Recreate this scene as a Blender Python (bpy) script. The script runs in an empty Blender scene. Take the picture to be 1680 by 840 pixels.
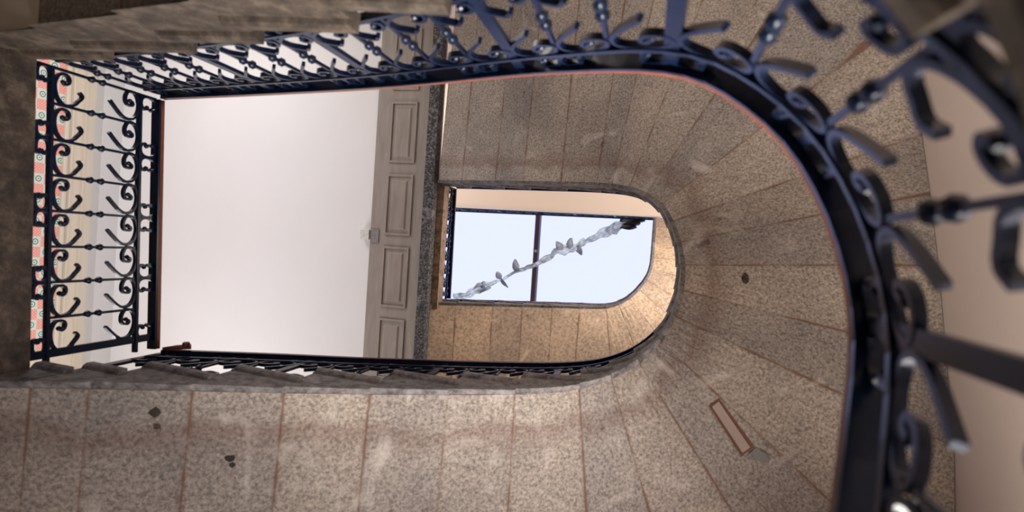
import bpy, bmesh, math, random
from mathutils import Vector, Matrix
random.seed(7)
S = 1.25                    # metres per survey unit
BASE = 2.62                 # camera height above the ground floor, metres
col = bpy.context.scene.collection
def V(x, y, z): return Vector((x*S, y*S, z*S + BASE))

# ------------------------------------------------------------------ materials
def mat(name):
    m = bpy.data.materials.new(name); m.use_nodes = True
    nt = m.node_tree; b = nt.nodes['Principled BSDF']
    return m, nt, b
def N(nt, t, **kw):
    n = nt.nodes.new(t)
    for k, v in kw.items():
        if k in n.inputs: n.inputs[k].default_value = v
        else: setattr(n, k, v)
    return n
def L(nt, a, b): nt.links.new(a, b)
def ramp(nt, fac, stops):
    r = nt.nodes.new('ShaderNodeValToRGB'); e = r.color_ramp.elements
    while len(e) < len(stops): e.new(0.5)
    for i, (p, c) in enumerate(stops):
        e[i].position = p; e[i].color = (*c, 1) if len(c) == 3 else c
    L(nt, fac, r.inputs[0]); return r
def mix(nt, fac, a, b, mode='MIX'):
    m = nt.nodes.new('ShaderNodeMix'); m.data_type = 'RGBA'; m.blend_type = mode
    for i, v in ((0, fac), (6, a), (7, b)):
        if hasattr(v, 'links') or hasattr(v, 'is_output'): L(nt, v, m.inputs[i])
        elif i == 0: m.inputs[0].default_value = v
        else: m.inputs[i].default_value = (*v, 1)
    return m.outputs[2]
def bump(nt, b, h, strength, dist=0.01):
    n = N(nt, 'ShaderNodeBump', Strength=strength, Distance=dist)
    L(nt, h, n.inputs['Height']); L(nt, n.outputs[0], b.inputs['Normal'])

def stone(name, dark, mid, light, edge, stain=0.85, speck=62.0, band=False):
    m, nt, b = mat(name)
    tc = N(nt, 'ShaderNodeTexCoord'); geo = N(nt, 'ShaderNodeNewGeometry')
    n1 = N(nt, 'ShaderNodeTexNoise', Scale=speck, Detail=4.0, Roughness=0.75); L(nt, geo.outputs['Position'], n1.inputs['Vector'])
    c = ramp(nt, n1.outputs[0], [(0.36, dark), (0.5, mid), (0.66, light)]).outputs[0]
    n2 = N(nt, 'ShaderNodeTexNoise', Scale=1.7, Detail=3.0); L(nt, geo.outputs['Position'], n2.inputs['Vector'])
    c = mix(nt, 1.0, c, ramp(nt, n2.outputs[0], [(0.3, (0.74, 0.72, 0.72)), (0.7, (1.12, 1.08, 1.02))]).outputs[0], 'MULTIPLY')
    oi = N(nt, 'ShaderNodeObjectInfo')
    c = mix(nt, 1.0, c, ramp(nt, oi.outputs['Random'], [(0.0, (0.84, 0.85, 0.88)), (1.0, (1.1, 1.07, 1.03))]).outputs[0], 'MULTIPLY')
    # worn joints: dirt along both long edges of each step, from its own coordinates
    sx = N(nt, 'ShaderNodeSeparateXYZ'); L(nt, tc.outputs['UV'], sx.inputs[0])
    n3 = N(nt, 'ShaderNodeTexNoise', Scale=5.0, Detail=5.0); L(nt, geo.outputs['Position'], n3.inputs['Vector'])
    a = N(nt, 'ShaderNodeMath', operation='SUBTRACT'); L(nt, sx.outputs[0], a.inputs[0]); a.inputs[1].default_value = 0.5
    a2 = N(nt, 'ShaderNodeMath', operation='ABSOLUTE'); L(nt, a.outputs[0], a2.inputs[0])
    a3 = N(nt, 'ShaderNodeMath', operation='MULTIPLY_ADD'); L(nt, n3.outputs[0], a3.inputs[0]); a3.inputs[1].default_value = 0.09; L(nt, a2.outputs[0], a3.inputs[2])
    f = ramp(nt, a3.outputs[0], [(0.50, (0, 0, 0)), (0.53, (stain*.35,)*3), (0.542, (stain,)*3)])
    c = mix(nt, f.outputs[0], c, edge)
    # scattered small dark chips
    v = N(nt, 'ShaderNodeTexNoise', Scale=7.0, Detail=2.0, Distortion=0.6); L(nt, geo.outputs['Position'], v.inputs['Vector'])
    c = mix(nt, ramp(nt, v.outputs[0], [(0.72, (0, 0, 0)), (0.76, (0.7,)*3)]).outputs[0], c, (0.06, 0.045, 0.04))
    v2 = N(nt, 'ShaderNodeTexNoise', Scale=2.6, Detail=6.0, Distortion=1.5); L(nt, geo.outputs['Position'], v2.inputs['Vector'])
    c = mix(nt, ramp(nt, v2.outputs[0], [(0.6, (0, 0, 0)), (0.72, (0.45,)*3)]).outputs[0], c, tuple(min(1, x*1.35) for x in light))
    if band:
        w = N(nt, 'ShaderNodeMath', operation='MULTIPLY_ADD'); L(nt, n3.outputs[0], w.inputs[0]); w.inputs[1].default_value = 0.22; L(nt, sx.outputs[1], w.inputs[2])
        bb = ramp(nt, w.outputs[0], [(0.22, (0.0,)*3), (0.275, (0.42,)*3), (0.31, (0.3,)*3), (0.4, (0, 0, 0))])
        c = mix(nt, bb.outputs[0], c, (0.12, 0.055, 0.038))
    L(nt, c, b.inputs['Base Color']); b.inputs['Roughness'].default_value = 0.85
    bump(nt, b, n1.outputs[0], 0.5, 0.006)
    return m
M = {}
M['stone'] = stone('granite', (0.16, 0.145, 0.13), (0.33, 0.297, 0.268), (0.50, 0.455, 0.41), (0.15, 0.075, 0.048), band=True)
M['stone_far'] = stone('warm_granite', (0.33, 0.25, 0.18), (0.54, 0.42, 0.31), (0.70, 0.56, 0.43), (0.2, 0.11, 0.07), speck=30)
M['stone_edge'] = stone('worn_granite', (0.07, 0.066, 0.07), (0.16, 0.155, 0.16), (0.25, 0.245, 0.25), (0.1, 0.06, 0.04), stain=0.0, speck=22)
M['stone_brown'] = stone('shaded_brown_granite', (0.018, 0.012, 0.008), (0.046, 0.032, 0.022), (0.10, 0.078, 0.058), (0.06, 0.03, 0.02), stain=0.0, speck=14)  # brown stone with the shade under the first landing put into its colour
M['stone_tan'] = stone('tan_granite', (0.15, 0.10, 0.07), (0.30, 0.22, 0.16), (0.42, 0.32, 0.25), (0.06, 0.03, 0.02), stain=0.0, speck=14)
M['stone_dark'] = stone('dark_speckled_granite', (0.02, 0.02, 0.024), (0.07, 0.07, 0.078), (0.30, 0.30, 0.31), (0.02, 0.02, 0.02), stain=0.0, speck=45)

def plaster(name, c, var=0.06, rough=0.9):
    m, nt, b = mat(name)
    geo = N(nt, 'ShaderNodeNewGeometry')
    n = N(nt, 'ShaderNodeTexNoise', Scale=1.3, Detail=5.0); L(nt, geo.outputs['Position'], n.inputs['Vector'])
    L(nt, ramp(nt, n.outputs[0], [(0.3, tuple(x*(1-var) for x in c)), (0.7, c)]).outputs[0], b.inputs['Base Color'])
    b.inputs['Roughness'].default_value = rough
    n2 = N(nt, 'ShaderNodeTexNoise', Scale=60.0, Detail=3.0); L(nt, geo.outputs['Position'], n2.inputs['Vector'])
    bump(nt, b, n2.outputs[0], 0.06, 0.002)
    return m
M['white'] = plaster('white_plaster', (0.82, 0.81, 0.80), 0.03)
M['beige'] = plaster('beige_plaster', (0.70, 0.62, 0.50))
M['pink'] = plaster('pinkish_plaster', (0.52, 0.43, 0.38))
M['cornice'] = plaster('grey_white_plaster', (0.62, 0.61, 0.60), 0.02)
M['gallery'] = plaster('gallery_soffit_plaster', (0.80, 0.66, 0.55), 0.03)
M['floor'] = plaster('floor_slabs', (0.16, 0.14, 0.12), 0.2)

def paint(name, c, rough=0.4, metallic=0.0, spec=0.5, bumpy=0.15, scale=40.0):
    m, nt, b = mat(name)
    geo = N(nt, 'ShaderNodeNewGeometry')
    n = N(nt, 'ShaderNodeTexNoise', Scale=scale, Detail=3.0); L(nt, geo.outputs['Position'], n.inputs['Vector'])
    L(nt, ramp(nt, n.outputs[0], [(0.3, tuple(x*0.75 for x in c)), (0.7, c)]).outputs[0], b.inputs['Base Color'])
    b.inputs['Roughness'].default_value = rough; b.inputs['Metallic'].default_value = metallic
    b.inputs['Specular IOR Level'].default_value = spec
    bump(nt, b, n.outputs[0], bumpy, 0.002)
    return m
M['iron'] = paint('painted_wrought_iron', (0.004, 0.009, 0.027), 0.27, 0.0, 0.2)  # black iron; the sky's blue sheen is put into this colour
M['wood'] = paint('polished_brown_handrail', (0.20, 0.06, 0.035), 0.4, 0.0, 0.35, 0.1, 25)
M['beam'] = paint('dark_red_beam_paint', (0.10, 0.045, 0.05), 0.5)
M['frame'] = paint('window_frame_paint', (0.6, 0.58, 0.55), 0.5)
M['plastic'] = paint('white_plastic', (0.78, 0.77, 0.75), 0.35, 0, 0.5, 0.0)
M['box_shadow_grey'] = paint('box_shadow_grey', (0.28, 0.26, 0.25), 0.5, 0, 0.4, 0.0)  # flat grey for the painted shadow beside the box
M['mortar'] = plaster('repair_mortar', (0.36, 0.29, 0.25), 0.15)
M['rust'] = plaster('rusty_crack_filler', (0.16, 0.07, 0.045), 0.3)
M['smear'] = plaster('grey_mortar_smear', (0.2, 0.19, 0.19), 0.3)

def peel():
    m, nt, b = mat('peeling_taupe_paint')
    geo = N(nt, 'ShaderNodeNewGeometry'); mp = N(nt, 'ShaderNodeMapping'); mp.inputs['Scale'].default_value = (14, 2.2, 6)
    L(nt, geo.outputs['Position'], mp.inputs[0])
    n = N(nt, 'ShaderNodeTexNoise', Scale=1.0, Detail=6.0, Distortion=0.8); L(nt, mp.outputs[0], n.inputs['Vector'])
    c = ramp(nt, n.outputs[0], [(0.3, (0.27, 0.235, 0.205)), (0.5, (0.315, 0.275, 0.24)), (0.68, (0.34, 0.3, 0.265)), (0.74, (0.45, 0.42, 0.39))])
    L(nt, c.outputs[0], b.inputs['Base Color']); b.inputs['Roughness'].default_value = 0.55
    bump(nt, b, n.outputs[0], 0.5, 0.008)
    return m
M['peel'] = peel()

def tiles():
    m, nt, b = mat('pink_and_green_patterned_tiles')
    geo = N(nt, 'ShaderNodeNewGeometry'); s = N(nt, 'ShaderNodeSeparateXYZ'); L(nt, geo.outputs['Position'], s.inputs[0])
    P = 0.118
    def mth(op, a, bb=None, cc=None):
        n = N(nt, 'ShaderNodeMath', operation=op)
        for i, v in enumerate((a, bb, cc)):
            if v is None: continue
            if hasattr(v, 'is_output'): L(nt, v, n.inputs[i])
            else: n.inputs[i].default_value = v
        return n.outputs[0]
    y = mth('MULTIPLY', s.outputs[1], 1/P); z = mth('MULTIPLY', s.outputs[2], 1/P)
    iy = mth('FLOOR', y); iz = mth('FLOOR', z)
    par = mth('PINGPONG', mth('ADD', iy, iz), 1.0)
    fy = mth('SUBTRACT', mth('FRACT', y), 0.5); fz = mth('SUBTRACT', mth('FRACT', z), 0.5)
    r = mth('SQRT', mth('ADD', mth('MULTIPLY', fy, fy), mth('MULTIPLY', fz, fz)))
    ring = mth('MULTIPLY', mth('GREATER_THAN', r, 0.2), mth('LESS_THAN', r, 0.29))
    dot = mth('LESS_THAN', r, 0.07)
    sm = mth('MULTIPLY', mth('SINE', mth('MULTIPLY', fy, 22.0)), mth('SINE', mth('MULTIPLY', fz, 22.0)))
    pinkc = mix(nt, mth('GREATER_THAN', sm, 0.25), (0.78, 0.27, 0.22), (0.80, 0.5, 0.42))
    greenc = mix(nt, mth('MAXIMUM', ring, dot), (0.60, 0.66, 0.56), (0.10, 0.20, 0.17))
    c = mix(nt, par, pinkc, greenc)
    L(nt, c, b.inputs['Base Color']); b.inputs['Roughness'].default_value = 0.3
    return m
M['tiles'] = tiles()

def glass():
    m = bpy.data.materials.new('window_glass'); m.use_nodes = True; nt = m.node_tree; nt.nodes.clear()
    o = N(nt, 'ShaderNodeOutputMaterial'); t = N(nt, 'ShaderNodeBsdfTransparent'); g = N(nt, 'ShaderNodeBsdfGlossy', Roughness=0.02)
    fr = N(nt, 'ShaderNodeFresnel', IOR=1.2); mx = N(nt, 'ShaderNodeMixShader')
    L(nt, fr.outputs[0], mx.inputs[0]); L(nt, t.outputs[0], mx.inputs[1]); L(nt, g.outputs[0], mx.inputs[2]); L(nt, mx.outputs[0], o.inputs[0])
    return m
M['glass'] = glass()
def foil(name, c, rough, metallic, trans):
    m, nt, b = mat(name)
    geo = N(nt, 'ShaderNodeNewGeometry')
    n = N(nt, 'ShaderNodeTexNoise', Scale=9.0, Detail=4.0, Distortion=1.0); L(nt, geo.outputs['Position'], n.inputs['Vector'])
    L(nt, ramp(nt, n.outputs[0], [(0.35, tuple(x*0.55 for x in c)), (0.6, c)]).outputs[0], b.inputs['Base Color'])
    b.inputs['Roughness'].default_value = rough; b.inputs['Metallic'].default_value = metallic
    bump(nt, b, n.outputs[0], 0.6, 0.02)
    if trans:
        tr = N(nt, 'ShaderNodeBsdfTranslucent'); L(nt, b.inputs['Base Color'].links[0].from_socket, tr.inputs[0])
        mx = N(nt, 'ShaderNodeMixShader'); mx.inputs[0].default_value = trans
        L(nt, b.outputs[0], mx.inputs[1]); L(nt, tr.outputs[0], mx.inputs[2]); L(nt, mx.outputs[0], nt.nodes['Material Output'].inputs[0])
    return m
M['foil'] = foil('silvery_blue_fabric', (0.80, 0.90, 1.0), 0.25, 0.0, 0.6)
M['foil_grey'] = foil('grey_silk_fabric', (0.5, 0.54, 0.60), 0.4, 0.0, 0.5)
M['foil_dark'] = foil('black_cord_binding', (0.015, 0.015, 0.02), 0.5, 0.0, 0.0)

# ------------------------------------------------------------------ object helpers
def link(name, verts, faces, m, parent=None, uvs=None, smooth=False, base=None):
    me = bpy.data.meshes.new(name)
    off = Vector((0, 0, 0))
    if parent is not None: off = world_of(parent)
    elif base is not None: off = Vector(base)
    me.from_pydata([tuple(Vector(v) - off) for v in verts], [], faces)
    if uvs:
        ul = me.uv_layers.new(name='UVMap')
        for lp in me.loops: ul.data[lp.index].uv = uvs[lp.vertex_index]
    bm = bmesh.new(); bm.from_mesh(me); bmesh.ops.recalc_face_normals(bm, faces=bm.faces); bm.to_mesh(me); bm.free()
    if smooth:
        for p in me.polygons: p.use_smooth = True
    me.materials.append(m)
    o = bpy.data.objects.new(name, me); col.objects.link(o)
    if parent is not None: o.parent = parent
    else: o.location = off
    return o
def world_of(o):
    v = Vector((0, 0, 0))
    while o is not None: v += o.location; o = o.parent
    return v
def empty(name, loc, label, cat, group=None):
    o = bpy.data.objects.new(name, None); col.objects.link(o); o.location = loc; o.empty_display_size = 0.1
    o['label'] = label; o['category'] = cat
    if group: o['group'] = group
    return o
def struct(o, label=None):
    o['kind'] = 'structure'
    if label: o['label'] = label
    return o
def boxdata(a, b):
    (x0, y0, z0), (x1, y1, z1) = a, b
    v = [(x, y, z) for z in (z0, z1) for y in (y0, y1) for x in (x0, x1)]
    f = [(0, 1, 3, 2), (4, 6, 7, 5), (0, 4, 5, 1), (2, 3, 7, 6), (0, 2, 6, 4), (1, 5, 7, 3)]
    return v, f
class MB:
    def __init__(s): s.v = []; s.f = []; s.uv = []
    def add(s, v, f, uv=None):
        n = len(s.v); s.v += [tuple(x) for x in v]; s.f += [tuple(i+n for i in q) for q in f]
        s.uv += uv if uv else [(0.5, 0.5)]*len(v)
    def box(s, a, b): s.add(*boxdata(a, b))
    def ubox(s, a, b):          # survey units
        s.box(V(*a), V(*b))
    def build(s, name, m, parent=None, smooth=False, base=None, uv=False):
        return link(name, s.v, s.f, m, parent, s.uv if uv else None, smooth, base)
def sweep(mb, pts, side, w, th, round_=0, cap=True):
    """strip along pts; side(i) = unit vector across (width w); thickness th in the other direction"""
    rings = []
    n = len(pts)
    for i in range(n):
        a = pts[max(i-1, 0)]; b = pts[min(i+1, n-1)]
        t = (b - a)
        if t.length < 1e-9: t = Vector((0, 0, 1))
        t.normalize(); s = side[i] - t*side[i].dot(t); s.normalize(); u = t.cross(s)
        ww = w[i] if isinstance(w, list) else w; tt = th[i] if isinstance(th, list) else th
        if round_:
            ring = [pts[i] + s*(ww/2*math.cos(2*math.pi*k/round_)) + u*(tt/2*math.sin(2*math.pi*k/round_)) for k in range(round_)]
        else:
            ring = [pts[i] + s*ww/2*a_ + u*tt/2*b_ for a_, b_ in ((-1, -1), (1, -1), (1, 1), (-1, 1))]
        rings.append(ring)
    k = len(rings[0]); v = [p for r in rings for p in r]; f = []
    for i in range(n-1):
        for j in range(k): f.append((i*k+j, i*k+(j+1) % k, (i+1)*k+(j+1) % k, (i+1)*k+j))
    if cap: f += [tuple(range(k-1, -1, -1)), tuple((n-1)*k+j for j in range(k))]
    mb.add(v, f)
def ball(mb, c, r, n=8, m=5):
    v = [c + Vector((0, 0, r))]; f = []
    for i in range(1, m):
        for j in range(n):
            a = math.pi*i/m; b = 2*math.pi*j/n; v.append(c + Vector((r*math.sin(a)*math.cos(b), r*math.sin(a)*math.sin(b), r*math.cos(a))))
    v.append(c - Vector((0, 0, r)))
    for j in range(n): f.append((0, 1+j, 1+(j+1) % n)); f.append((len(v)-1, 1+(m-2)*n+(j+1) % n, 1+(m-2)*n+j))
    for i in range(m-2):
        for j in range(n): f.append((1+i*n+j, 1+(i+1)*n+j, 1+(i+1)*n+(j+1) % n, 1+i*n+(j+1) % n))
    mb.add(v, f)
def catmull(P, n=10):
    P = [Vector(p) for p in P]; out = []
    for i in range(len(P)-1):
        a = P[max(i-1, 0)]; b = P[i]; c = P[i+1]; d = P[min(i+2, len(P)-1)]
        la, lb, lc = max((b-a).length, 1e-6), (c-b).length, max((d-c).length, 1e-6)
        m1 = (c-a)/(la+lb)*lb if i > 0 else (c-b); m2 = (d-b)/(lb+lc)*lb if i < len(P)-2 else (c-b)
        for k in range(n):
            t = k/n; t2 = t*t; t3 = t2*t
            out.append(b*(2*t3-3*t2+1) + m1*(t3-2*t2+t) + c*(-2*t3+3*t2) + m2*(t3-t2))
    out.append(P[-1]); return out

class Path:
    """plan curve of a handrail (metres) with its height; out(d) points away from the well"""
    def __init__(s, ctrl, smooth=True):
        pts = catmull(ctrl, 12) if smooth else [Vector(c) for c in ctrl]
        s.p = [V(*q) for q in pts]; s.d = [0.0]
        for a, b in zip(s.p, s.p[1:]): s.d.append(s.d[-1] + math.hypot(b.x-a.x, b.y-a.y))
        s.len = s.d[-1]
    def at(s, d):
        d = max(0, min(s.len, d)); import bisect
        i = min(max(bisect.bisect_right(s.d, d)-1, 0), len(s.p)-2)
        t = (d - s.d[i])/max(s.d[i+1]-s.d[i], 1e-9)
        return s.p[i].lerp(s.p[i+1], t)
    def out(s, d):
        e = 0.03; a = s.at(d-e); b = s.at(d+e); t = Vector((b.x-a.x, b.y-a.y, 0)); t.normalize()
        return Vector((-t.y, t.x, 0))
    def near(s, x, y):
        q = Vector((x*S, y*S)); return min(s.d, key=lambda d: (Vector(s.at(d).xy)-q).length)

H = 0.53*S                    # handrail height above the stone
# ------------------------------------------------------------------ the four rail curves, measured in survey units
near_ctrl = [(-1.93, .53, -1.57), (-.6, .575, -.2), (-.347, .575, .05), (-.1, .55, .25), (.08, .47, .42), (.15, .375, .56),
             (.205, .268, .694), (.227, .187, .749), (.250, .093, .817), (.242, .009, .841), (.219, -.081, .879), (.18, -.176, .947), (.112, -.254, 1.003), (.047, -.312, 1.081),
             (-.042, -.347, 1.152), (-.181, -.394, 1.306), (-.359, -.432, 1.457), (-.871, -.465, 1.692), (-1.4, -.483, 1.84), (-1.956, -.498, 1.97)]
mid_ctrl = [(-1.9, .51, 1.98), (-1.529, .528, 2.22), (-1.178, .548, 2.444), (-.6, .57, 2.813), (-.347, .568, 2.971), (-.173, .547, 3.126), (-.021, .481, 3.289), (.106, .353, 3.474),
            (.17, .18, 3.658), (.178, .033, 3.821), (.145, -.125, 4.006), (.059, -.298, 4.231), (-.1, -.411, 4.456), (-.346, -.467, 4.703), (-.891, -.494, 4.98), (-1.911, -.533, 5.513)]
far_ctrl = [(-1.903, .565, 5.513), (-1.5, .566, 5.79), (-1.135, .566, 6.045), (-.75, .566, 6.3), (-.401, .563, 6.548), (-.25, .515, 6.67), (-.148, .441, 6.775), (-.06, .34, 6.92), (.007, .229, 7.063), (.036, .12, 7.2), (.043, .01, 7.35),
            (.045, -.15, 7.6), (.046, -.3, 7.84), (.047, -.467, 8.07)]
P_near, P_mid, P_far = Path(near_ctrl), Path(mid_ctrl), Path(far_ctrl)
P_l0 = Path([(-1.956, -.5, -1.57), (-1.935, .53, -1.57)], False)
P_l1 = Path([(-1.956, -.498, 1.97), (-1.914, .51, 1.97)], False)
P_l2 = Path([(-1.912, -.533, 5.513), (-1.903, .565, 5.513)], False)
P_gal = Path([(.047, -.467, 8.07), (-2.775, -.445, 8.07), (-4.2, -.435, 8.07)], False)

# ------------------------------------------------------------------ railing
TU = [64, 90, 100, 140, 155, 175, 188, 208, 235, 262]
TT = [0, .051, .071, .158, .192, .239, .271, .323, .396, .473]
def T(u):
    u = u if u > 64 else 64
    for i in range(len(TU)-1):
        if u <= TU[i+1] or i == len(TU)-2:
            return (TT[i] + (TT[i+1]-TT[i])*(u-TU[i])/(TU[i+1]-TU[i]))
LOW = [(110, .33), (113, .39), (118, .33), (119, .2), (114, .11), (106, .11), (100, .22), (96, .4), (97, .65), (102, .85), (112, .98), (125, .93), (134, .78), (141, .61), (136, .5)]
UPP = [(219, .30), (223, .36), (221, .45), (214, .43), (211, .28), (213, .10), (219, -.03), (227, .03), (232, .22), (233, .45), (230, .68), (223, .86), (214, .90), (206, .84), (196, .66), (186, .45)]
USC = [(247, .36), (244, .44), (240, .42), (237, .3), (238, .12), (243, .03), (249, .01), (255, .03), (260, .12), (261, .3), (258, .42), (254, .44), (251, .36)]
EX = 0.037                     # part of the iron that stands below the nosing line (units)
def railing(path, name, label, pitch_n, stanchions, detail=True, group=None, endgap=0.0, rail_ends=(0, 0)):
    b0 = path.at(0); b1 = path.at(path.len)
    base = Vector(((b0.x+b1.x)/2, (b0.y+b1.y)/2, min(b0.z, b1.z)-H))
    base = Vector((b0.x, b0.y, b0.z-H)) if b0.z < b1.z else base
    root = empty(name, base, label, 'railing', group)
    Lg = path.len - endgap; pitch = Lg/pitch_n
    RO = 0.022*S
    def pt(d, t, o=0.0):          # t in units above nosing line
        p = path.at(d); n = path.out(d)
        q = p + n*(RO+o)
        return Vector((q.x, q.y, p.z - H + (t+EX)*S))
    nd = max(int(path.len/0.05), 2)
    ds = [path.len*i/nd for i in range(nd+1)]
    dr = [-rail_ends[0]] + ds[1:-1] + [path.len+rail_ends[1]]
    def line(t, w, th, nm, m, rnd=0, zoff=0):
        mb = MB(); sweep(mb, [pt(d, t) + Vector((0, 0, zoff)) for d in ds], [path.out(d) for d in ds], w, th, rnd)
        return mb.build(nm, m, root, smooth=rnd > 0)
    line(.493, .050, .034, 'handrail', M['wood'], 10)
    line(.476, .048, .012, 'rail_strip', M['iron'])
    line(.396, .024, .014, 'upper_bar', M['iron'])
    line(.051, .024, .014, 'lower_bar', M['iron'])
    seg = 3 if detail else 2
    def curve(prof, d0, flip, nm, mirror_band=0, ud=0):
        pp = catmull([Vector((d, T(u - ud) if not ud else T(u)-T(235)+T(64)-.0 if False else T(u), 0)) for u, d in prof], seg)
        pts, sd = [], []
        for q in pp:
            dd = q.x*pitch; dd = d0 + (dd if not flip else 2*pitch - dd)
            t = q.y
            if ud: t = (t-.396)*(.051/.08) + 0.0
            if dd > path.len: dd = path.len
            pts.append(pt(dd, t)); sd.append(path.out(dd))
        mb = MB(); sweep(mb, pts, sd, .017, .0115); ball(mb, pts[0], .011)
        # pad at the eye of the curl
        return mb.build(nm, M['iron'], root)
    for i in range(pitch_n+1):
        d = i*pitch; st = i in stanchions
        if d > path.len: break
        n = path.out(d)
        a, b = pt(d, -EX), pt(d, .49)
        tz = path.at(min(d+.02, path.len)) - path.at(max(d-.02, 0)); tz.z = 0; tz.normalize()
        if st:
            mb = MB(); sweep(mb, [a, b], [tz, tz], .034, .014); mb.build('stanchion', M['iron'], root)
            continue
        if not detail and False: continue
        mb = MB(); t0 = -EX if i % 2 == 0 else .051
        t1 = .473 if i % 2 == 0 else .396
        p0 = pt(d, t0); p1 = pt(d, t1)
        sweep(mb, [p0, p1], [tz, tz], .011, .011)
        bal = mb.build('baluster', M['iron'], root)
        for tc in (.196, .238):
            mb = MB(); c = pt(d, tc)
            prof = [(-.022, .006), (-.012, .011), (-.003, .0165), (.004, .0165), (.012, .010), (.022, .006)]
            sweep(mb, [c + Vector((0, 0, z)) for z, r in prof], [tz]*6, [2*r for z, r in prof], [2*r for z, r in prof], 8)
            mb.build('collar', M['iron'], bal, smooth=True)
    for i in range(pitch_n):
        d = i*pitch
        curve(LOW, d, False, 'lower_scroll'); curve(UPP, d, False, 'upper_scroll')
        if i % 2 == 0:
            for fl in (False, True):
                if fl and i+1 >= pitch_n: continue
                curve(USC, d, fl, 'frieze_scroll'); curve(USC, d, fl, 'base_scroll', ud=1)
    return root
ND = [P_near.near(x, y) for x, y in ((.247, .08), (.01, -.325), (-.359, -.432), (-.88, -.465), (-1.35, -.48))]
NP = min(range(36, 46), key=lambda n: sum(w_*abs(d/(P_near.len/n) - round(d/(P_near.len/n))) for d, w_ in zip(ND, (3, 2, 2, 1, 1))))
NST = [0] + [round(d/(P_near.len/NP)) for d in ND]
railing(P_near, 'iron_railing', 'nearest black wrought iron stair railing with scrolls, blurred, curving down the right edge', NP, NST)
railing(P_l1, 'iron_railing', 'straight scrolled iron railing on the left landing in front of the tiled wall', 8, [8], endgap=0.05*S)
railing(P_mid, 'iron_railing', 'middle iron railing following the lower stair edge and rounding the small inner opening', 38, [0, 4, 8, 12, 17, 22, 27, 32, 38])
railing(P_l2, 'iron_railing', 'short far iron railing at the left end of the small bright opening', 8, [8], endgap=0.05*S)
railing(P_far, 'iron_railing', 'highest stair railing along the lower edge of the bright opening', 28, [0, 5, 10, 15, 20, 28], detail=False)
railing(P_gal, 'iron_railing', 'topmost gallery railing, a thin straight blue line across the bright skylight', 32, [0, 4, 8, 12, 16, 20, 24, 28, 32], detail=False)

# handrail end scroll at the landing corner (volute in the photo)
root = empty('rail_volute', V(-1.83, .505, 2.0), 'small brown curled handrail end at the landing corner where the lower flight starts', 'handrail end')
mb = MB(); q = []
for i in range(26):
    a = i/25*2.2*math.pi; r = .018*(1-i/34)
    q.append(V(-1.845, .497, 2.03) + Vector((math.cos(a)*r, 0.0, math.sin(a)*r)))
sweep(mb, q, [Vector((0, 1, 0))]*26, .03, .012, 8); mb.build('curl', M['wood'], root, smooth=True)
mb = MB(); sweep(mb, [V(-1.905, .515, 1.975), V(-1.87, .507, 2.01), V(-1.83, .505, 2.045)], [Vector((0, 1, 0))]*3, .026, .018, 8); mb.build('stem', M['wood'], root, smooth=True)

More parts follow.
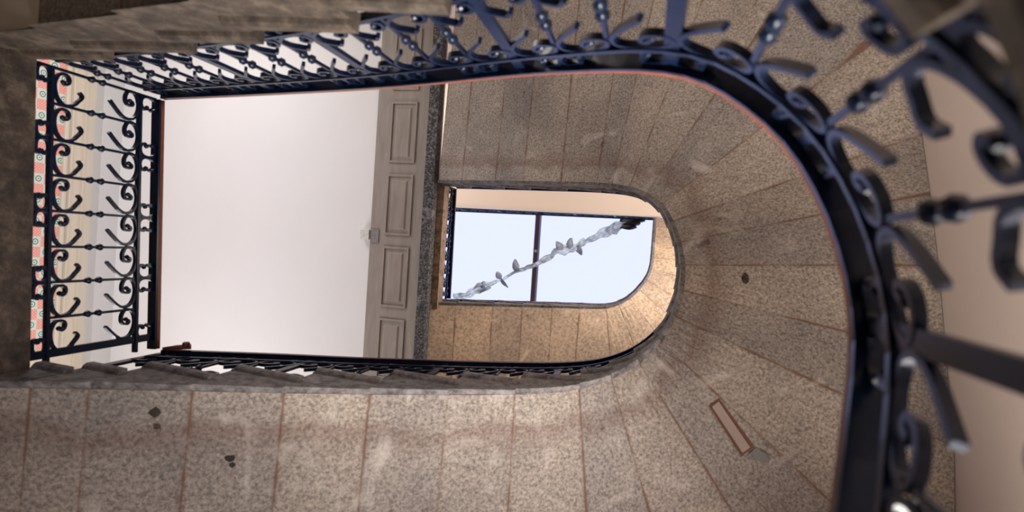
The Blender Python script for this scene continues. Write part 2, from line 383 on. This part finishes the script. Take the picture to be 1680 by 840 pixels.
# ------------------------------------------------------------------ stairs
XW, YW, XB = 1.32, 2.3, -5.4        # right wall, side walls, back wall (units)
CX = -.27
def outer(p, out, arc_c=None):
    """ray from inner point to the stair hall walls (metres)"""
    best = 1e9
    if out.x > 1e-6: best = min(best, (XW*S - .004 - p.x)/out.x)
    if out.y > 1e-6: best = min(best, (YW*S - .012 - p.y)/out.y)
    if out.y < -1e-6: best = min(best, (-YW*S + .012 - p.y)/out.y)
    return best
def flight(path, joints, name, label, m, me_, thick=.17, proud=.038):
    """joints: list of d along the path"""
    lo = path.at(0)
    root = empty(name, Vector((lo.x, lo.y, lo.z-H)), label, 'staircase')
    n = len(joints)
    for k in range(n-1):
        d0, d1 = joints[k], joints[k+1]
        dm = (d0+d1)/2
        zt = path.at(dm).z - H
        def side(d):
            p = path.at(d); o = path.out(d); s0 = outer(p, o)
            q = p + o*s0
            zs = p.z - H - thick*S
            return p, o, q, zs
        pa, oa, qa, za = side(d0); pb, ob, qb, zb = side(d1)
        R = 8
        v, uv, f = [], [], []
        off = .003*S
        corner = None
        for (x, y) in ((XW, YW), (XW, -YW)):
            c = Vector((x*S - .012, y*S*(1-.004), 0))
            if (abs(qa.x-c.x) < .01) != (abs(qb.x-c.x) < .01) and (abs(qa.y-c.y) < .01) != (abs(qb.y-c.y) < .01) and abs(qa.y-c.y) < 1.6*S and abs(qb.y-c.y) < 1.6*S: corner = c
        la = (qa-pa).xy.length; lb = (qb-pb).xy.length
        C = 4
        for r in range(R+1):
            t = r/R
            for c in range(C+1):
                w = c/C
                g0 = pa + oa*(off + (la-off)*t); g1 = pb + ob*(off + (lb-off)*t)
                g = g0.lerp(g1, w)
                if corner is not None:
                    # bend outwards to the wall corner
                    e = Vector((corner.x, corner.y, 0)); mid = (qa+qb)/2
                    k_ = 1 - abs(2*w-1)
                    g = g + Vector((e.x-mid.x, e.y-mid.y, 0))*k_*t**3
                z = za + (zb-za)*w
                v.append((g.x, g.y, z)); uv.append((w, (off + (la-off)*t)))
        nb = len(v)
        for i in range(nb): v.append((v[i][0], v[i][1], zt)); uv.append((0.5, 2.0))
        W1 = C+1
        for r in range(R):
            for c in range(C):
                a = r*W1+c; f.append((a, a+1, a+1+W1, a+W1)); f.append((nb+a, nb+a+W1, nb+a+1+W1, nb+a+1))
        rim = [c for c in range(W1)] + [r*W1+C for r in range(1, R+1)] + [R*W1+c for c in range(C-1, -1, -1)] + [r*W1 for r in range(R-1, 0, -1)]
        for i in range(len(rim)):
            a, b = rim[i], rim[(i+1) % len(rim)]; f.append((a, b, nb+b, nb+a))
        step = link('step', v, f, M['beige'] if path is P_near and k == n-2 else m, root, uv)
        # squared well-side end with moulded nosing
        mb = MB(); th = (thick+.012)*S; j = 5
        prof_z = [0, -.03, -.042, -.05, -th]
        prof_o = [-proud*S, -proud*S, -(proud-.006)*S, -(proud-.016)*S, -(proud-.016)*S]
        a0 = d0 - .02; a1 = d1 + .004
        rings = []
        for i in range(j+1):
            d = a0 + (a1-a0)*i/j; p = path.at(d); o = path.out(d)
            zb_ = p.z - H - thick*S - .002 - .03*i/j          # follows the rake, with a small tooth at its upper end
            pz = prof_z[:-1] + [zb_ - zt]
            ring = [(p.x+o.x*oo, p.y+o.y*oo, zt+zz+random.uniform(-.0015, .0015)) for zz, oo in zip(pz, prof_o)]
            ring += [(p.x+o.x*.004*S, p.y+o.y*.004*S, max(zb_, p.z-H-thick*S+.003)), (p.x+o.x*.022*S, p.y+o.y*.022*S, zt)]
            rings.append(ring)
        kk = len(rings[0]); vv = [q for r_ in rings for q in r_]; ff = []
        for i in range(j):
            for c in range(kk): ff.append((i*kk+c, i*kk+(c+1) % kk, (i+1)*kk+(c+1) % kk, (i+1)*kk+c))
        ff += [tuple(range(kk)), tuple(j*kk+c for c in range(kk-1, -1, -1))]
        mb.add(vv, ff); mb.build('step_end', me_, step)
    return root
def jx(path, xs, y): return [path.near(x, y) for x in xs]
def arcs(path, a, b, n): return [a + (b-a)*(i+1)/(n+1) for i in range(n)]
bx_ = [-1.776, -1.648, -1.427, -1.19, -.959, -.697, -.462, -.251]
tx_ = [-.267, -.405, -.659, -.937, -1.232, -1.571]
def joints_full(path):
    b = jx(path, bx_, .55); t = jx(path, tx_, -.48)
    e = path.near(-1.90 if path is P_near else -1.855, -.5)
    return [0.0] + b + arcs(path, b[-1], t[0], 11) + t + [e]
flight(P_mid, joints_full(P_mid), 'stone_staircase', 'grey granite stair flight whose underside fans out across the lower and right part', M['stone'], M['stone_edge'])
nj = joints_full(P_near)
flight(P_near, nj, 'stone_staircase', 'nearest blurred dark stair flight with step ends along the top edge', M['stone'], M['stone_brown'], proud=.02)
kx = [-1.857, -1.651, -1.381, -1.134, -.867, -.628, -.385]
b = jx(P_far, kx, .565)
b = b + [P_far.at and b[-1] + (P_far.len-b[-1])*(i+1)/10 for i in range(9)] + [P_far.len]
flight(P_far, b, 'stone_staircase', 'highest warm tan stair flight, seen inside the small opening', M['stone_far'], M['stone_edge'])

# repair patch on the underside of one winder
def soffit_pt(path, d, r):
    p = path.at(d); o = path.out(d); return p + o*r + Vector((0, 0, -H-.17*S))

# ------------------------------------------------------------------ landings (structure)
def ub(name, a, b, m, label=None, base=None):
    mb = MB(); mb.ubox(a, b); return struct(mb.build(name, m, None, base=V((a[0]+b[0])/2, (a[1]+b[1])/2, min(a[2], b[2]))), label)
G = -2.1                                         # ground level
def landing(zt, x_edge, x_in, num, ceil_m, edge_m, under_m, y0=-YW, y1=YW):
    ub('floor_landing_%s' % num, (XB, -YW, zt-.13), (x_in, YW, zt), M['floor'])
    ub('trim_landing_edge_%s' % num, (x_in, y0, zt-.13), (x_edge, y1, zt), edge_m)
# first landing
ub('floor_landing_first', (XB, -YW, 1.31), (-1.95, YW, 1.44), M['floor'])
mb = MB(); lo_ = [V(-1.95, -.53, 1.31), V(-1.925, -.53, 1.31), V(-1.885, .56, 1.31), V(-1.95, .56, 1.31)]
mb.add(lo_ + [p + Vector((0, 0, .13*S)) for p in lo_], [(0, 1, 2, 3), (4, 7, 6, 5), (0, 4, 5, 1), (1, 5, 6, 2), (2, 6, 7, 3), (3, 7, 4, 0)])
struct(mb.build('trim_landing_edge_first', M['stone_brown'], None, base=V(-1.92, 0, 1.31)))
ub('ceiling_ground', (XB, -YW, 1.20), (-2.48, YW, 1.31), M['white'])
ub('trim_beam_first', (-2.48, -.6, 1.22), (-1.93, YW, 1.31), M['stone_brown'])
ub('ceiling_ground_front', (-2.48, -YW, 1.22), (-1.93, -.6, 1.31), M['beige'])
# second landing
landing(4.98, -1.80, -1.90, 'second', M['white'], M['stone_tan'], None, -.54, .6)
ub('ceiling_first', (XB, -YW, 4.84), (-2.45, YW, 4.85), M['white'])
ub('trim_beam_second', (-1.95, -YW, 4.74), (-1.86, YW, 4.85), M['stone_dark'])
# gallery
ub('floor_gallery', (XB, -YW, 7.47), (1.32, -.49, 7.55), M['gallery'])
ub('trim_gallery_edge', (-4.6, -.49, 7.46), (.1, -.475, 7.56), M['cornice'])
ub('ground_floor', (XB-2, -YW-1.5, G-.2), (XW+.3, YW+1.5, G), M['floor']).name = 'floor'

# panelled timber soffit board at the second landing
bd = empty('panelled_board', V(-2.2, 0, 4.80), 'taupe painted timber board with peeling rectangular panels along the landing edge', 'panelled board')
mb = MB(); mb.ubox((-2.46, -YW, 4.80), (-1.95, YW, 4.838)); mb.build('board', M['peel'], bd)
from math import floor
ys = [-1.62, -.98, -.34, .30, .94, 1.58]
for yc in [-1.59, -.945, -.30, .345, .99, 1.635]:
    x0, x1, y0, y1 = -2.325, -2.075, yc-.27, yc+.27
    mb = MB()
    w = .018
    for a, b_ in (((x0, y0), (x1, y0+w)), ((x0, y1-w), (x1, y1)), ((x0, y0+w), (x0+w, y1-w)), ((x1-w, y0+w), (x1, y1-w))):
        mb.ubox((a[0], a[1], 4.786), (b_[0], b_[1], 4.80))
    fr = mb.build('panel_moulding', M['peel'], bd)
    # raised field with bevelled margin
    i_ = .05; j_ = .065
    lo = [V(x0+i_, y0+i_, 4.80), V(x1-i_, y0+i_, 4.80), V(x1-i_, y1-i_, 4.80), V(x0+i_, y1-i_, 4.80)]
    hi = [V(x0+j_, y0+j_, 4.789), V(x1-j_, y0+j_, 4.789), V(x1-j_, y1-j_, 4.789), V(x0+j_, y1-j_, 4.789)]
    mb = MB(); mb.add(lo+hi, [(0, 1, 5, 4), (1, 2, 6, 5), (2, 3, 7, 6), (3, 0, 4, 7), (4, 5, 6, 7), (0, 3, 2, 1)])
    mb.build('panel', M['peel'], bd)
# small box on the ceiling beside the board
bx = empty('junction_box', V(-2.49, -.02, 4.80), 'small white square electrical box where white ceiling meets taupe board', 'box')
mb = MB(); mb.ubox((-2.55, -.065, 4.78), (-2.465, .025, 4.838)); o = mb.build('housing', M['plastic'], bx)
bv = o.modifiers.new('bevel', 'BEVEL'); bv.width = .006; bv.segments = 2
mb = MB(); mb.ubox((-2.455, -.07, 4.792), (-2.375, .05, 4.7995)); mb.build('box_shadow', M['box_shadow_grey'], bx)['label'] = 'painted shadow of the box'  # thin dark plate drawn as the shadow the box casts on the board

# ------------------------------------------------------------------ walls with added, unseen windows that bring light in
def wall_with_holes(name, axis, c, th, u0, u1, z0, z1, holes, m):
    """axis 'y': plane y=c spanning x u0..u1 ; axis 'x': plane x=c spanning y"""
    us = sorted({u0, u1, *[h[0] for h in holes], *[h[1] for h in holes]}); zs = sorted({z0, z1, *[h[2] for h in holes], *[h[3] for h in holes]})
    mb = MB()
    for a, b_ in zip(us, us[1:]):
        for c0, c1 in zip(zs, zs[1:]):
            if any(h[0] <= a and b_ <= h[1] and h[2] <= c0 and c1 <= h[3] for h in holes): continue
            if axis == 'y': mb.ubox((a, min(c, c+th), c0), (b_, max(c, c+th), c1))
            else: mb.ubox((min(c, c+th), a, c0), (max(c, c+th), b_, c1))
    return struct(mb.build(name, m, None, base=V(c if axis == 'x' else 0, c if axis == 'y' else 0, z0)))
ZT = 10.4
added_wins = [(-4.7, -3.0, 2.1, 4.1), (-4.7, -3.0, 5.7, 7.2)]  # unseen landing windows, added to brighten the landing walls and ceilings
wall_with_holes('wall_top', 'y', -YW, -.25, XB, XW, G, ZT, added_wins, M['pink'])
wall_with_holes('wall_bottom', 'y', YW, .25, XB, XW, G, ZT, added_wins + [(-.1, 1.1, .2, 1.3)], M['pink'])
wall_with_holes('wall_left', 'x', XB, -.25, -YW-.25, YW+.25, G, ZT, [], M['beige'])
wall_with_holes('wall_right', 'x', XW, .25, -YW-.25, YW+.25, G, ZT, [(.2, 1.8, .5, 1.5), (-1.7, .3, 4.95, 6.3)], M['pink'])
wn = 0
for sgn in (-1, 1):
    for (x0, x1, z0, z1) in added_wins:
        wn += 1
        y = sgn*(YW+.14); mb = MB(); w = .05
        for a, b_ in (((x0, z0), (x1, z0+w)), ((x0, z1-w), (x1, z1)), ((x0, z0+w), (x0+w, z1-w)), ((x1-w, z0+w), (x1, z1-w)), (((x0+x1)/2-.02, z0+w), ((x0+x1)/2+.02, z1-w)), ((x0+w, (z0+z1)/2-.015), (x1-w, (z0+z1)/2+.015))):
            mb.ubox((a[0], y-.03, a[1]), (b_[0], y+.03, b_[1]))
        f_ = struct(mb.build('window_%d' % wn, M['frame'], None, base=V((x0+x1)/2, y, z0)))
        mb = MB(); mb.ubox((x0+w, y-.004, z0+w), (x1-w, y+.004, z1-w)); mb.build('pane', M['glass'], f_)
for (y_, x_, a_) in ((YW+.14, None, (-.1, 1.1, .2, 1.3)), (None, XW+.14, (.2, 1.8, .5, 1.5)), (None, XW+.14, (-1.7, .3, 4.95, 6.3))):  # unseen windows added in bottom and right walls to light the stair undersides
    wn += 1; x0, x1, z0, z1 = a_; w = .05; mb = MB()
    def fb(a, b_, e, mb=mb):
        if y_: mb.ubox((a[0], y_-e, a[1]), (b_[0], y_+e, b_[1]))
        else: mb.ubox((x_-e, a[0], a[1]), (x_+e, b_[0], b_[1]))
    for a, b_ in (((x0, z0), (x1, z0+w)), ((x0, z1-w), (x1, z1)), ((x0, z0+w), (x0+w, z1-w)), ((x1-w, z0+w), (x1, z1-w)), (((x0+x1)/2-.02, z0+w), ((x0+x1)/2+.02, z1-w))): fb(a, b_, .03)
    f_ = struct(mb.build('window_%d' % wn, M['frame'], None, base=V(0 if y_ else x_, y_ or 0, z0)))
    mb = MB(); fb((x0+w, z0+w), (x1-w, z1-w), .004, mb); mb.build('pane', M['glass'], f_)
# cornice under the first-floor ceiling
ub('trim_cornice_back', (XB, -YW, 4.62), (XB+.10, YW, 4.84), M['cornice'])
ub('trim_frieze_back', (XB, -YW, 4.47+.03), (XB+.03, YW, 4.515), M['beige'])

# tiled panel with its moulded frame
tp = empty('tiled_panel', V(XB+.03, -.3, 3.3), 'pink and pale green patterned tile panel in a moulded frame on the beige wall', 'tile panel')
mb = MB(); mb.ubox((XB+.001, -2.0, 3.3), (XB+.03, 1.25, 4.29)); mb.build('tile_field', M['tiles'], tp)
mb = MB()
for (i, t, d_) in ((0, .03, .05), (.035, .02, .035), (.06, .015, .06)):
    a0, a1, b0_, b1_ = -2.0-i, 1.25+i, 3.3-i, 4.29+i
    mb.ubox((XB+.001, a0-t, b1_), (XB+d_, a1+t, b1_+t)); mb.ubox((XB+.001, a0-t, b0_-t), (XB+d_, a1+t, b0_))
    mb.ubox((XB+.001, a1, b0_), (XB+d_, a1+t, b1_)); mb.ubox((XB+.001, a0-t, b0_), (XB+d_, a0, b1_))
mb.build('frame', M['beige'], tp)

# roof with a skylight
mb = MB(); z0, z1 = ZT, ZT+.2; o = (XB+.15, XW-.1, -YW+.08, YW-.08)
mb.ubox((XB-.25, -YW-.25, z0), (o[0], YW+.25, z1)); mb.ubox((o[1], -YW-.25, z0), (XW+.25, YW+.25, z1))
mb.ubox((o[0], -YW-.25, z0), (o[1], o[2], z1)); mb.ubox((o[0], o[3], z0), (o[1], YW+.25, z1))
struct(mb.build('ceiling', M['white'], None, base=V(0, 0, ZT)))
sk = None
mb = MB()
v = []; 
bmv = [V(-2.07-.043, -YW+.08, ZT), V(-2.07+.043, -YW+.08, ZT)]
mb.ubox((-2.045, o[2], ZT-.12), (-1.965, o[3], ZT+.05))
sk = struct(mb.build('trim_skylight_beam', M['beam'], None, base=V(-2.0, 0, ZT)))
mb = MB()
mb.ubox((o[0], o[2], ZT+.06), (o[1], o[3], ZT+.07)); struct(mb.build('window_skylight', M['glass'], None, base=V(0, 0, ZT+.06)))
lb = empty('skylight_fitting', V(-2.0, .05, ZT-.14), 'tiny white fitting on the dark beam across the skylight', 'ceiling fitting')
mb = MB(); c = V(-2.0, .06, ZT-.15); sweep(mb, [c, c+Vector((0, 0, .04)), c+Vector((0, 0, .05))], [Vector((1, 0, 0))]*3, [.05, .08, .02], [.05, .08, .02], 12); mb.build('housing', M['plastic'], lb, smooth=True)

# ------------------------------------------------------------------ twisted fabric garland across the well
FPX = 952.5791
ROT = [[0.9707976999724343, -0.06461532300406043, 0.23103394936959532], [0.06682773789376782, 0.9977629848048182, -0.0017548793070369436], [-0.23040373082099527, 0.01714310900803402, 0.9729441066357847]]
A = Vector((-1.72, .50, 5.75)); B = Vector((-.115, -.43, 8.0))
GAR = [((-1.8653, 0.5463, 5.5498), 0.0245), ((-1.7903, 0.5286, 5.6526), 0.0249), ((-1.7334, 0.4852, 5.7332), 0.0314), ((-1.6797, 0.4472, 5.8092), 0.0381), ((-1.6332, 0.4277, 5.8737), 0.0256), ((-1.5769, 0.3949, 5.9526), 0.0142), ((-1.4998, 0.3543, 6.0604), 0.0144), ((-1.4519, 0.307, 6.1293), 0.0265), ((-1.3918, 0.2717, 6.2136), 0.0368), ((-1.3304, 0.2357, 6.2998), 0.0338), ((-1.2621, 0.1986, 6.3952), 0.0479), ((-1.1819, 0.1462, 6.5082), 0.0555), ((-1.111, 0.0931, 6.6087), 0.0562), ((-1.0619, 0.0403, 6.6798), 0.0354), ((-1.0041, 0.0147, 6.7601), 0.0429), ((-0.9268, -0.0129, 6.8669), 0.0362), ((-0.8485, -0.0558, 6.9763), 0.0257), ((-0.7752, -0.1066, 7.0799), 0.0237), ((-0.6808, -0.1681, 7.2129), 0.0339), ((-0.5703, -0.2406, 7.3686), 0.046), ((-0.4488, -0.3164, 7.5394), 0.0546), ((-0.3437, -0.3766, 7.6867), 0.0476), ((-0.2341, -0.4226, 7.8387), 0.0322)]
ga = empty('fabric_garland', V(*GAR[0][0]), 'twisted silvery blue fabric garland strung diagonally across the bright skylight', 'garland')
pts = [V(*g[0]) for g in GAR]; wd = [g[1]*S*1.35 for g in GAR]
cp = catmull(pts, 6); cw = []
for i in range(len(wd)-1):
    for k in range(6): cw.append(wd[i] + (wd[i+1]-wd[i])*k/6)
cw.append(wd[-1])
mb = MB(); fp, fs, fw = [], [], []
for i, p in enumerate(cp):
    t = (cp[min(i+1, len(cp)-1)] - cp[max(i-1, 0)]).normalized(); s_ = t.cross(Vector((0, 0, 1))).normalized(); u_ = t.cross(s_)
    a = .45*math.sin(i*.16) + i*.03
    fp.append(p); fs.append(s_*math.cos(a) + u_*math.sin(a)); fw.append(cw[i]*2.0*(1+.18*math.sin(i*.9)))
# a sheet of cloth gathered in soft pleats
K = 9; v = []; 
for p, sd_, ww in zip(fp, fs, fw):
    k_ = len(v)//K
    t = (fp[min(k_+1, len(fp)-1)] - fp[max(k_-1, 0)]).normalized(); n_ = t.cross(sd_).normalized()
    for q in range(K):
        x = q/(K-1)-.5
        v.append(p + sd_*ww*x + n_*ww*.16*math.sin(q*1.9 + k_*.13))
n = len(fp); f = [(i*K+q, i*K+q+1, (i+1)*K+q+1, (i+1)*K+q) for i in range(n-1) for q in range(K-1)]
mb.add(v, f); o = mb.build('twisted_cloth', M['foil'], ga, smooth=True)
so = o.modifiers.new('thickness', 'SOLIDIFY'); so.thickness = .002
def lobe(c, d, ln, wd_, m, nm):
    """leaf-like cloth loop from c in direction d"""
    d = d.normalized(); s_ = d.cross(Vector((0, 0, 1))).normalized(); up = d.cross(s_)
    pp, ww, tt, sd = [], [], [], []
    for i in range(11):
        t = i/10; pp.append(c + d*ln*t + up*math.sin(t*3.1)*ln*.15); ww.append(wd_*(.25+.75*math.sin(math.pi*min(1, t*.9+.05))**.8)*(1 if t < .95 else .5)); tt.append(wd_*.35*(.3+math.sin(math.pi*t)*.7)); sd.append((s_*math.cos(t*1.2)+up*math.sin(t*1.2)))
    mb = MB(); sweep(mb, pp, sd, ww, tt, 10); return mb.build(nm, m, ga, smooth=True)
for (c, e, w_, mk, nm) in [((-1.5349, 0.3551, 6.0129), (-1.4738, 0.4393, 6.0876), 0.0391, 'foil_grey', 'bow_loop'), ((-1.5349, 0.3551, 6.0129), (-1.5641, 0.2909, 5.9795), 0.0522, 'foil_grey', 'bow_loop'), ((-1.4018, 0.2788, 6.1995), (-1.4203, 0.1594, 6.1856), 0.0601, 'foil_grey', 'cloth_loop'), ((-1.0046, 0.0075, 6.7601), (-1.0577, -0.0738, 6.6959), 0.0715, 'foil_grey', 'cloth_loop'), ((-0.9451, -0.0115, 6.842), (-0.9152, -0.1157, 6.892), 0.065, 'foil_grey', 'cloth_loop'), ((-0.8548, -0.0553, 6.9678), (-0.8169, 0.0375, 7.0104), 0.0732, 'foil_grey', 'knot_tail'), ((-0.835, -0.0422, 6.9934), (-0.7895, -0.1276, 7.0625), 0.0588, 'foil', 'knot_tail'), ((-1.6793, 0.4535, 5.8092), (-1.6589, 0.4025, 5.8414), 0.0444, 'foil', 'cloth_loop'), ((-1.6081, 0.4403, 5.9064), (-1.6763, 0.4978, 5.8092), 0.0386, 'foil', 'cloth_loop'), ((-1.0999, 0.0853, 6.6244), (-1.2345, 0.1973, 6.4325), 0.0703, 'foil', 'cloth_loop'), ((-0.405, -0.4164, 7.6077), (-0.2015, -0.3943, 7.88), 0.0865, 'foil_dark', 'cord_binding'), ((-0.3106, -0.4368, 7.7369), (-0.1271, -0.4447, 7.9851), 0.0478, 'foil_dark', 'cord_binding'), ((-0.3925, -0.3389, 7.6173), (-0.2287, -0.3423, 7.8386), 0.0551, 'foil_dark', 'cord_binding'), ((-1.8556, 0.5586, 5.5617), (-1.8806, 0.5156, 5.532), 0.0368, 'foil', 'cloth_loop')]:
    c = V(*c); e = V(*e); lobe(c, e-c, (e-c).length*1.15, w_*S*1.4, M[mk], nm)

# ------------------------------------------------------------------ repair patch on the fanned underside


steps_mid = [o for o in bpy.data.objects if o.name.startswith('step') and o.parent and o.parent.get('label', '').startswith('grey granite')]
steps_mid.sort(key=lambda o: int(o.name.split('.')[1]) if '.' in o.name else 0)
JM = joints_full(P_mid)
def on_soffit(quad, m, nm, label, e=.003):
    d_ = sum(q[0] for q in quad)/len(quad)
    k = max(i for i in range(len(JM)-1) if JM[i] <= d_)
    top = [soffit_pt(P_mid, d, r) + Vector((0, 0, .004)) for d, r in quad]; bot = [p - Vector((0, 0, .004+e)) for p in top]; n = len(quad)
    mb = MB(); mb.add(top+bot, [tuple(range(n)), tuple(range(2*n-1, n-1, -1))] + [(i, (i+1) % n, n+(i+1) % n, n+i) for i in range(n)])
    o = mb.build(nm, m, steps_mid[k]); o['label'] = label
on_soffit([(2.497, .42), (2.535, .43), (2.512, .735), (2.475, .72)], M['rust'], 'filler_outline', 'reddish brown filler line', .003)
on_soffit([(2.503, .432), (2.528, .44), (2.504, .72), (2.482, .71)], M['mortar'], 'mortar_patch', 'pale repair patch', .006)
on_soffit([(2.493, .74), (2.512, .742), (2.52, .80), (2.512, .845), (2.50, .82)], M['smear'], 'mortar_smear', 'grey smear', .004)
for d, r, a in ((.505, .095, .02), (.515, .15, .014), (.75, .28, .017), (.76, .31, .012), (2.95, .36, .022)):
    on_soffit([(d+a*math.cos(t)*random.uniform(.7, 1.2), r+a*math.sin(t)*random.uniform(.6, 1.3)) for t in [i*math.pi/4 for i in range(8)]], M['stone_brown'], 'pit', 'small dark pit', .001)

# ------------------------------------------------------------------ light
w = bpy.data.worlds.new('World'); bpy.context.scene.world = w; w.use_nodes = True
nt = w.node_tree; bg = nt.nodes['Background']; bg.inputs[0].default_value = (0.42, 0.4525, 0.80, 1); bg.inputs[1].default_value = 2.0
def area(name, loc, rot, sx, sy, power, c):
    l = bpy.data.lights.new(name, 'AREA'); l.shape = 'RECTANGLE'; l.size = sx; l.size_y = sy; l.energy = power; l.color = c
    o = bpy.data.objects.new(name, l); o.location = loc; o.rotation_euler = rot; col.objects.link(o); return o
# fill light set at the added, unseen windows (Area light faces its local -Z)
def window_fill(sgn, x0, x1, z0, z1, power, c):
    area('added_daylight', V((x0+x1)/2, sgn*(YW+.05), (z0+z1)/2), (sgn*-math.pi/2, 0, 0) if sgn > 0 else (math.pi/2, 0, 0), (x1-x0)*S*.9, (z1-z0)*S*.9, power, c)
for sgn in (-1, 1):
    for i, (x0, x1, z0, z1) in enumerate(added_wins):
        window_fill(sgn, x0, x1, z0, z1, (85, 110)[i], ((1.0, .97, .94), (1, .95, .9))[i])
area('added_daylight', V(.5, YW+.05, .75), (-math.pi/2, 0, 0), 1.15*S, 1.0*S, 215, (1.0, .94, .87)).data.spread = math.radians(105)  # added fill for the underside at the lower right
area('added_daylight', V(XW+.05, 1.0, 1.0), (0, math.pi/2, 0), 0.95*S, 1.5*S, 25, (1.0, .94, .88)).data.spread = math.radians(120)  # weak added fill for the fanned underside
area('added_daylight', V(XW+.05, -.7, 5.62), (0, math.pi/2, 0), 1.2*S, 1.8*S, 135, (1.0, .9, .78))  # added warm fill to brighten the highest flight from below

# ------------------------------------------------------------------ camera
cam = bpy.data.cameras.new('camera'); co = bpy.data.objects.new('camera', cam); col.objects.link(co)
cam.sensor_width = 36; cam.lens = FPX/1680*36; cam.clip_start = .02
r = [Vector(x) for x in ROT]
m = Matrix(((r[0].x, -r[1].x, -r[2].x), (r[0].y, -r[1].y, -r[2].y), (r[0].z, -r[1].z, -r[2].z))).to_4x4()
m.translation = V(0, 0, 0); co.matrix_world = m
cam.dof.use_dof = True; cam.dof.focus_distance = 5.0; cam.dof.aperture_fstop = 1.9
bpy.context.scene.camera = co
sc = bpy.context.scene
sc.view_settings.view_transform = 'Standard'; sc.view_settings.look = 'None'; sc.view_settings.gamma = 1; sc.view_settings.use_curve_mapping = False
sc.view_settings.exposure = 0.0
